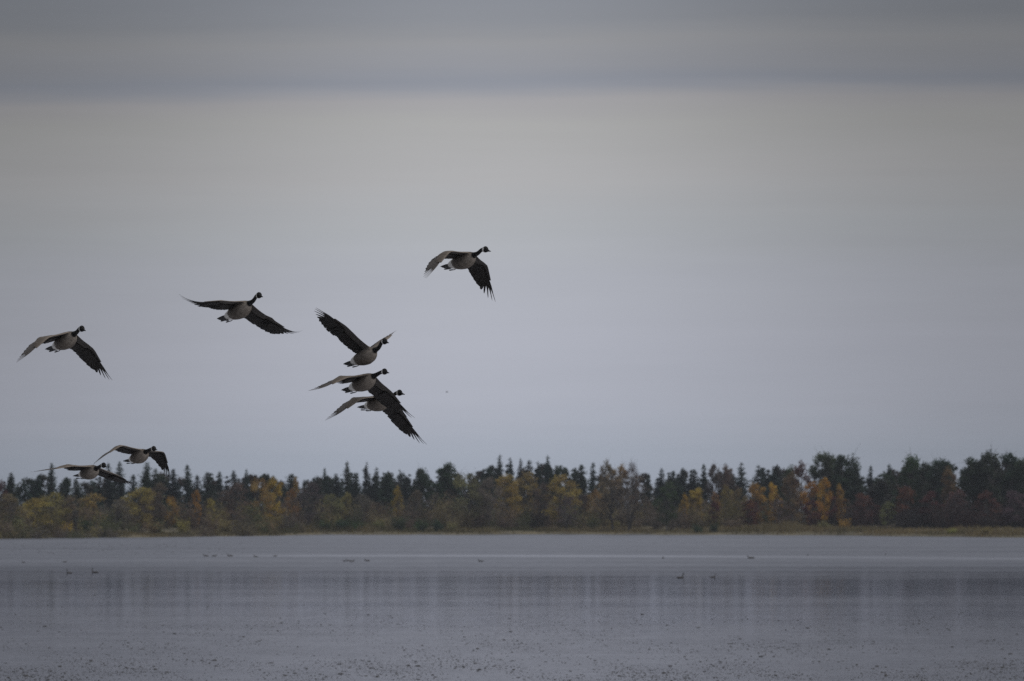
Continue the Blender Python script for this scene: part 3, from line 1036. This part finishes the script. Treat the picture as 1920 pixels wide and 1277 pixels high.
        for s in list(np.linspace(0.10, 1.0, 12)) + list(np.linspace(1.1, 2.0, 10)):
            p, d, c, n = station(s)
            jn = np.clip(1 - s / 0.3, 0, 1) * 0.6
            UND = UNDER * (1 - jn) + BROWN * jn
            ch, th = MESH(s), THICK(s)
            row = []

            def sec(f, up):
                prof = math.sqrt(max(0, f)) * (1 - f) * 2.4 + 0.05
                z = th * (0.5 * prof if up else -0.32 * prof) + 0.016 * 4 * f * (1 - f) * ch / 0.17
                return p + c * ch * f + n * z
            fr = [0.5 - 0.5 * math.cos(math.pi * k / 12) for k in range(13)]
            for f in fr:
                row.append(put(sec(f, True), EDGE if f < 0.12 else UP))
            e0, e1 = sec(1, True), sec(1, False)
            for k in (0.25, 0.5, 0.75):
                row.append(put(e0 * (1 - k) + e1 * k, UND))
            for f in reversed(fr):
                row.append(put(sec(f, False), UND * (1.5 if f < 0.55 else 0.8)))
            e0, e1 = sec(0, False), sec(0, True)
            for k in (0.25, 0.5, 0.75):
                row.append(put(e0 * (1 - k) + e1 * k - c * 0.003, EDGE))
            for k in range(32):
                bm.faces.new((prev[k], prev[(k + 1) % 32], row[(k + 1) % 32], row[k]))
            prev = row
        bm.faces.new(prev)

        # --- flight feathers
        V, F, nv = [], [], 0
        for k in range(17):
            s = 0.06 + 0.95 * k / 16
            p, d, c, n = station(s)
            full = FULL(s) * r.uniform(0.965, 1.02)
            rt = p + c * MESH(s) * 0.55 + n * 0.007
            v, f = feather(rt, c + d * (0.05 + 0.12 * s), n, full - MESH(s) * 0.55, 0.046, 0.9, curl=-0.006, blunt=0.7)
            V.append(v)
            F.append(f + nv)
            nv += len(v)
        parts.append(('secondary_feather_row', np.concatenate(V), np.concatenate(F), M_QUILL, 'stuff'))
        p, d, c, n = station(1.0)
        for k in range(10):
            g = k / 9
            s = 1.03 + 0.97 * g
            p, d, c2, n = station(s)
            splay = spec.get('splay', 1.0)
            cp = unit(c - dH * (c @ dH))
            th0 = math.acos(np.clip(unit(c + dH * 0.15) @ dH, -1, 1)) * (1 - g) ** 1.25 * (1 + (splay - 1) * 0.5 * g) - 0.03 * g * splay
            dirn = dH * math.cos(th0) + cp * math.sin(th0)
            rt = p + c2 * MESH(s) * 0.35 + n * 0.003
            ln = np.interp(g, [0, 0.4, 0.65, 0.8, 1], [FULL(1.0) - 0.05, 0.222, 0.245, 0.276, np.linalg.norm(T - Hn) - 0.004]) * r.uniform(0.985, 1.015)
            tw = np.interp(g, [0, 0.5, 0.7, 1], [1.0, 0.95, 0.6, 0.5])
            v, f = feather(rt, dirn, n, ln, np.interp(g, [0, 0.5, 0.75, 1], [0.074, 0.072, 0.046, 0.028]), tw, curl=spec.get('curl', 0.02) * max(0, g - 0.35) * 1.6, steps=9, notch=np.interp(g, [0.5, 0.7, 1], [1, 0.5, 0.5]), blunt=0.8 if g < 0.5 else 0.4)
            parts.append(('primary_feather', v, f, M_QUILL, None))

    bmesh.ops.recalc_face_normals(bm, faces=bm.faces)
    me = bpy.data.meshes.new('goose')
    bm.to_mesh(me)
    bm.free()
    me.polygons.foreach_set('use_smooth', np.ones(len(me.polygons), dtype=bool))
    me.materials.append(M_PLUME)
    o = link('flying_goose', me)
    tag(o, label, 'goose', 'geese flying over the lake')
    Mx = Matrix((spec['fwd'], spec['left'], spec['up'])).transposed().to_4x4()
    Mx.translation = Vector(spec['at'])
    o.matrix_world = Mx
    # tail fan
    V, F, nv = [], [], 0
    fan = spec.get('fan', 0.34)
    for k in range(9):
        a = (k - 4) / 4 * fan
        v, f = feather(vec((-0.438, 0.016 * (k - 4) / 4 * 2, 0.012 + 0.0012 * (k % 2))), vec((-math.cos(a), math.sin(a), -0.10)), vec((0, 0, 1)),
                       0.118 - 0.012 * abs(a) / 0.34, 0.040, 0.8)
        V.append(v)
        F.append(f + nv)
        nv += len(v)
    parts.append(('tail_fan', np.concatenate(V), np.concatenate(F), M_BLACK, 'stuff'))
    # folded webbed feet under the tail
    for sg in (-1, 1):
        g = Geo()
        pth = [vec((-0.39, 0.030 * sg, -0.050)), vec((-0.42, 0.031 * sg, -0.050)), vec((-0.455, 0.032 * sg, -0.040)), vec((-0.50, 0.034 * sg, -0.030)), vec((-0.52, 0.034 * sg, -0.026))]
        v, f = tube(pth, [0.005, 0.007, 0.010, 0.012, 0.003], 6)
        v[:, 2] = np.interp(v[:, 0], [-0.53, -0.39], [-0.026, -0.050]) + (v[:, 2] - np.interp(v[:, 0], [-0.53, -0.39], [-0.026, -0.050])) * 0.6
        parts.append(('foot', v, f, M_BLACK, None))
    per_feather = {'secondary_feather_row': 6 * 4 + 2, 'primary_feather': 8 * 4 + 2}
    for name, v, f, mat, kind in parts:
        m2 = mesh_np(name, v, f, mat is not M_QUILL)
        if mat is M_QUILL:
            nf = len(f) // per_feather[name]
            k = per_feather[name]
            pat_ = np.array([1.0 if (q % 4) in (0, 1) else 0.0 for q in range(k - 2)] + [0, 0])
            face_attr(m2, 'tone', np.tile(pat_, nf))
        c = link(name, m2, o, mat)
        if kind:
            c['kind'] = kind
    return o


GEESE = [
    dict(at=(-0.411, 61.962, 7.242), fwd=(0.5936, -0.7713, 0.2295), left=(0.8042, 0.5793, -0.1332), up=(-0.0302, 0.2636, 0.9641),
         head=(0.239, -0.024, -0.009), beak=(0.318, -0.011, -0.037), wrist_r=(0.035, -0.341, -0.018), tip_r=(-0.006, -0.637, -0.38), wrist_l=(-0.225, 0.341, 0.009), tip_l=(-0.426, 0.589, -0.335)),
    dict(at=(-2.859, 61.977, 6.716), fwd=(0.5947, -0.7388, 0.3172), left=(0.8003, 0.5818, -0.1451), up=(-0.0774, 0.3401, 0.9372),
         head=(0.237, -0.039, -0.004), beak=(0.315, -0.046, -0.038), wrist_r=(-0.003, -0.352, -0.031), tip_r=(-0.244, -0.755, -0.043), wrist_l=(-0.084, 0.342, -0.092), tip_l=(-0.153, 0.788, -0.223)),
    dict(at=(-4.772, 61.987, 6.381), fwd=(0.5386, -0.7848, 0.3067), left=(0.8368, 0.5408, -0.0854), up=(-0.0988, 0.3026, 0.948),
         head=(0.235, -0.037, -0.028), beak=(0.312, -0.037, -0.065), wrist_r=(0.027, -0.324, -0.074), tip_r=(-0.144, -0.645, -0.372), wrist_l=(-0.198, 0.338, -0.051), tip_l=(-0.362, 0.647, -0.364)),
    dict(at=(-1.49, 61.992, 6.206), fwd=(0.5651, -0.7744, 0.2845), left=(0.8207, 0.5628, -0.0981), up=(-0.0841, 0.289, 0.9536),
         head=(0.237, -0.033, 0.017), beak=(0.317, -0.034, -0.012), wrist_r=(-0.033, -0.304, 0.23), tip_r=(0.014, -0.735, 0.412), wrist_l=(-0.171, 0.305, 0.22), tip_l=(-0.428, 0.619, 0.457)),
    dict(at=(-1.505, 62.0, 5.922), fwd=(0.5773, -0.7633, 0.29), left=(0.8133, 0.569, -0.1216), up=(-0.0722, 0.306, 0.9493),
         head=(0.237, -0.023, -0.031), beak=(0.318, -0.021, -0.057), wrist_r=(0.007, -0.339, -0.06), tip_r=(-0.242, -0.696, -0.236), wrist_l=(-0.18, 0.342, -0.059), tip_l=(-0.293, 0.715, -0.322)),
    dict(at=(-1.366, 62.737, 5.694), fwd=(0.549, -0.8135, 0.192), left=(0.8358, 0.5337, -0.1289), up=(0.0024, 0.2313, 0.9729),
         head=(0.24, -0.003, 0.009), beak=(0.321, 0.015, -0.01), wrist_r=(0.012, -0.34, -0.051), tip_r=(-0.215, -0.654, -0.331), wrist_l=(-0.199, 0.326, -0.077), tip_l=(-0.254, 0.663, -0.401)),
    dict(at=(-4.701, 73.07, 5.204), fwd=(0.4819, -0.8441, 0.235), left=(0.8724, 0.4873, -0.0383), up=(-0.0822, 0.2235, 0.9712),
         head=(0.239, -0.004, -0.021), beak=(0.321, 0.002, -0.043), wrist_r=(0.042, -0.344, 0.064), tip_r=(-0.043, -0.74, -0.174), wrist_l=(-0.187, 0.358, 0.064), tip_l=(-0.479, 0.593, -0.219)),
    dict(at=(-5.195, 71.127, 4.978), fwd=(0.4947, -0.8487, 0.187), left=(0.8682, 0.492, -0.0643), up=(-0.0374, 0.1942, 0.9803),
         head=(0.239, -0.015, -0.011), beak=(0.321, -0.016, -0.035), wrist_r=(0.049, -0.336, -0.004), tip_r=(-0.185, -0.815, -0.082), wrist_l=(-0.097, 0.36, -0.048), tip_l=(-0.365, 0.742, -0.104)),
]
GOOSE_LABELS = [
    'highest flying goose, alone above the others, both wings sweeping downward',
    'flying goose with wings spread almost level and tips curling, upper left',
    'flying goose nearest the left edge of the sky, wings bowed downward',
    'flying goose with one wing raised steeply overhead, middle of the flock',
    'flying goose directly below the one with raised wing, wings drooping',
    'flying goose partly hidden behind the wing of the goose above it',
    'flying goose low over the treetops with strongly bent wings',
    'lowest flying goose, level wings in front of the dark trees at left',
]
GEESE[0].update(splay=1.6, curl=0.01, twist_r=-0.12)
GEESE[1].update(curl=0.10, twist_r=-0.12)
GEESE[2].update(curl=0.02, twist_r=-0.32)
GEESE[3].update(curl=-0.01, splay=0.6, twist_l=-0.12)
GEESE[4].update(curl=0.04, twist_r=-0.32)
GEESE[5].update(curl=0.03, twist_r=-0.22)
GEESE[6].update(curl=-0.02, splay=0.5, fan=0.5, twist_r=-0.1)
GEESE[7].update(curl=0.01, twist_r=-0.26)
for i, (sp_, lb) in enumerate(zip(GEESE, GOOSE_LABELS)):
    goose(sp_, lb, 40 + i)

# ------------------------------------------------------------------ birds on the water
M_DUCK, t, bs, out = material('duck_plumage')
co = t.n('ShaderNodeTexCoord').outputs['Object']
t.l(t.ramp(t.noise(co, 12, 3), [(0.3, (0.016, 0.014, 0.013)), (0.7, (0.045, 0.036, 0.030))]), bs.inputs['Base Color'])
bs.inputs['Roughness'].default_value = 0.7


def duck_mesh(name, neck):
    """0.55 m long, facing +X; the loft runs tail -> breast -> neck -> head -> bill"""
    pts = [(-0.29, 0.105, 0.004, 0.003), (-0.26, 0.095, 0.03, 0.014), (-0.20, 0.07, 0.065, 0.045), (-0.10, 0.055, 0.095, 0.075), (0.02, 0.05, 0.105, 0.085),
           (0.12, 0.05, 0.095, 0.082), (0.18, 0.065, 0.07, 0.065)]
    nk = [(0.205, 0.105, 0.045, 0.04), (0.215, 0.15 * neck + 0.02, 0.030, 0.03), (0.22, 0.20 * neck + 0.03, 0.028, 0.028), (0.235, 0.245 * neck + 0.03, 0.034, 0.033),
          (0.265, 0.262 * neck + 0.03, 0.036, 0.034), (0.292, 0.255 * neck + 0.03, 0.026, 0.022), (0.315, 0.245 * neck + 0.03, 0.018, 0.009), (0.345, 0.240 * neck + 0.03, 0.012, 0.004)]
    P = np.array(pts + nk)
    c = np.stack([P[:, 0], 0 * P[:, 0], P[:, 1] - 0.02], 1)
    d = np.gradient(c, axis=0)
    d /= np.linalg.norm(d, axis=1, keepdims=True)
    left = np.array([0, 1.0, 0])
    up = np.cross(d, left)
    S = 14
    a = np.linspace(0, 2 * np.pi, S, endpoint=False)
    V = (c[:, None] + P[:, 2][:, None, None] * np.cos(a)[None, :, None] * left + P[:, 3][:, None, None] * np.sin(a)[None, :, None] * up[:, None]).reshape(-1, 3)
    n = len(P)
    i = np.arange(n - 1)[:, None] * S
    j = np.arange(S)[None]
    F = np.stack([i + j, i + (j + 1) % S, i + S + (j + 1) % S, i + S + j], -1).reshape(-1, 4)
    me = mesh_np(name, V, F, True)
    me.materials.append(M_DUCK)
    return me


D_UP, D_REST = duck_mesh('duck_alert', 1.35), duck_mesh('duck_resting', 0.72)
DUCKS = [  # picture column, row, heading (degrees), alert?, size, label
    (131, 1075, 205, 1, 1.0, 'dark duck swimming at left, left of the pair in front of the pale streak'),
    (179, 1074, 170, 1, 1.15, 'dark duck swimming at left with neck raised, right of the pair'),
    (45, 1055, 160, 0, 0.8, 'small dark duck nearest the left edge of the lake'),
    (122, 1054, 20, 0, 0.8, 'small dark duck behind the left pair'),
    (387, 1043, 185, 0, 1.2, 'resting duck, first of three in a row on the left water'),
    (402, 1043, 5, 0, 1.1, 'resting duck, second of three in a row on the left water'),
    (432, 1043, 182, 0, 1.3, 'brownish resting duck, third of three in a row on the left water'),
    (480, 1044, 175, 0, 1.0, 'faint grey duck just right of the row of three'),
    (516, 1043, 10, 0, 0.9, 'faint duck at the left end of the bright water streak'),
    (646, 1053, 120, 0, 0.9, 'leftmost duck of the close trio below the bright streak'),
    (653, 1052, 170, 0, 1.0, 'middle duck of the close trio below the bright streak'),
    (660, 1053, 10, 0, 1.0, 'rightmost duck of the close trio below the bright streak'),
    (689, 1052, 170, 0, 1.1, 'single duck just right of the close trio'),
    (902, 1053, 185, 0, 1.1, 'single duck near the middle of the lake'),
    (1243, 1047, 90, 0, 1.1, 'duck sitting on the bright water streak right of centre'),
    (1408, 1047, 178, 0, 1.5, 'long low brown duck just under the bright streak on the right'),
    (1275, 1084, 10, 1, 1.1, 'dark duck with raised neck swimming right of centre, left of two'),
    (1336, 1083, 25, 1, 0.9, 'dark duck swimming right of centre, right of two'),
    (1514, 1041, 95, 0, 0.8, 'tiny dark duck behind the bright streak on the right'),
    (1660, 1040, 80, 0, 0.8, 'tiny dark duck farthest right behind the bright streak'),
    (1204, 1152, 190, 0, 0.35, 'tiny dark bird on the near water right of centre'),
]
for px, py, hd_, al, sz, lb in DUCKS:
    d = water_dist(py)
    o = link('swimming_duck', D_UP if al else D_REST)
    o.location = ((px - 960) * PXM * d, d, 0)
    o.rotation_euler = (0, 0, R(hd_))
    o.scale = (sz * 0.78,) * 3
    tag(o, lb, 'duck', 'ducks swimming on the lake')

# a far bird, a mere speck over the lake
g = Geo()
v, f = tube([(-0.22, 0, 0.02), (-0.12, 0, 0), (0.05, 0, 0), (0.16, 0, 0.02), (0.24, 0, 0.02)], [0.008, 0.045, 0.06, 0.03, 0.006], 8)
g.add(v, f)
for sg in (-1, 1):
    v, f = tube([(0.02, 0.04 * sg, 0.02), (0.03, 0.25 * sg, 0.10), (-0.02, 0.48 * sg, 0.08)], [0.06, 0.05, 0.01], 6)
    v[:, 2] = np.interp(np.abs(v[:, 1]), [0.04, 0.25, 0.5], [0.02, 0.10, 0.08]) + (v[:, 2] - np.interp(np.abs(v[:, 1]), [0.04, 0.25, 0.5], [0.02, 0.10, 0.08])) * 0.2
    g.add(v, f)
o = link('distant_bird', g.mesh('distant_bird', True), mat=M_DUCK)
dd_ = 640
o.location = ((838 - 960) * PXM * dd_, dd_, CAM_H + (950 - 735) * PXM * dd_)
o.rotation_euler = (0, 0, R(15))
o.scale = (0.7,) * 3
tag(o, 'tiny far-off bird, a faint speck in the sky right of the flock', 'bird')

# ------------------------------------------------------------------ floating weed on the near water
r = np.random.default_rng(5)
n = 130000
row = np.concatenate([r.normal(1168, 9, n // 8), r.normal(1212, 9, n // 8), r.normal(1246, 8, n // 5), r.normal(1268, 9, n // 4), r.uniform(1115, 1295, n)])
row = np.clip(row, 1020, 1300)
n = len(row)
colx = r.uniform(-500, 2420, n)
# patchy: drifts broken up by slow waves
wv = np.sin(colx * 0.011 + row * 0.05) + np.sin(colx * 0.027 - row * 0.13 + 1) + 0.8 * np.sin(colx * 0.004 + 2.2) * np.sin(row * 0.11)
keep = r.random(n) < np.clip(0.30 + 0.17 * wv, 0.05, 1) * np.interp(row, [1115, 1150, 1190, 1300], [0.12, 0.42, 0.6, 0.62])
row, colx = row[keep], colx[keep]
far_n = 420
row = np.concatenate([row, r.uniform(1016, 1040, far_n)])
colx = np.concatenate([colx, r.uniform(-400, 460, far_n)])
n = len(row)
dist = CAM_H / ((row - 950) * PXM)
wxx = (colx - 960) * PXM * dist
big = np.where(r.random(n) < 0.03, 2.2, 1.0)
wl = r.gamma(1.6, 0.0095, n) * big + 0.008
wl = np.where(row < 1045, wl * 5, wl)
hl = np.minimum(wl * r.uniform(0.1, 0.35, n), 0.035)
wd = wl * r.uniform(0.3, 0.7, n)
an = r.normal(0, 0.35, n)
c = np.stack([wxx, dist, np.zeros(n)], 1)
ax = np.stack([np.cos(an) * wl, np.sin(an) * wl * 0.6, 0 * an], 1)
ay = np.stack([-np.sin(an) * wd, np.cos(an) * wd, 0 * an], 1)
up = np.stack([r.normal(scale=0.3, size=n) * hl, 0 * hl, hl], 1)
dn = np.array([0, 0, -0.02])
P = np.stack([c - ax + dn, c - ay + dn, c + ax + dn, c + ay + dn, c + up + ax * 0.3, c + up * 0.7 - ax * 0.4], 1).reshape(-1, 3)
tri = np.array([(0, 1, 5), (1, 4, 5), (1, 2, 4), (2, 3, 4), (3, 5, 4), (3, 0, 5)])
F = (np.arange(n)[:, None, None] * 6 + tri[None]).reshape(-1, 3)
me = mesh_np('floating_weed', P, F)
face_attr(me, 'tone', np.repeat(r.random(n), 6))
tag(link('floating_weed', me, mat=M_WEED), 'dark scraps of weed floating in drifts on the near water', 'water weed', kind='stuff')

# ------------------------------------------------------------------ autumn haze over the lake
hm = bpy.data.materials.new('haze')
hm.use_nodes = True
t = NT(hm.node_tree)
out = t.n('ShaderNodeOutputMaterial')
pv = t.n('ShaderNodeVolumePrincipled')
pv.inputs['Color'].default_value = (0.80, 0.86, 0.96, 1)
pv.inputs['Density'].default_value = 0.000065
pv.inputs['Anisotropy'].default_value = 0.0
t.l(pv.outputs[0], out.inputs['Volume'])
x0, x1, y0, y1, z0, z1 = -1500, 1500, -250, 1400, -1.9, 19.0
hv = [(x, y, z) for z in (z0, z1) for y in (y0, y1) for x in (x0, x1)]
hz = link('haze', mesh_np('haze', hv, [(0, 2, 3, 1), (4, 5, 7, 6), (0, 1, 5, 4), (2, 6, 7, 3), (0, 4, 6, 2), (1, 3, 7, 5)]), mat=hm)
tag(hz, 'thin pale haze hanging over the lake and the wood', 'haze', kind='stuff')
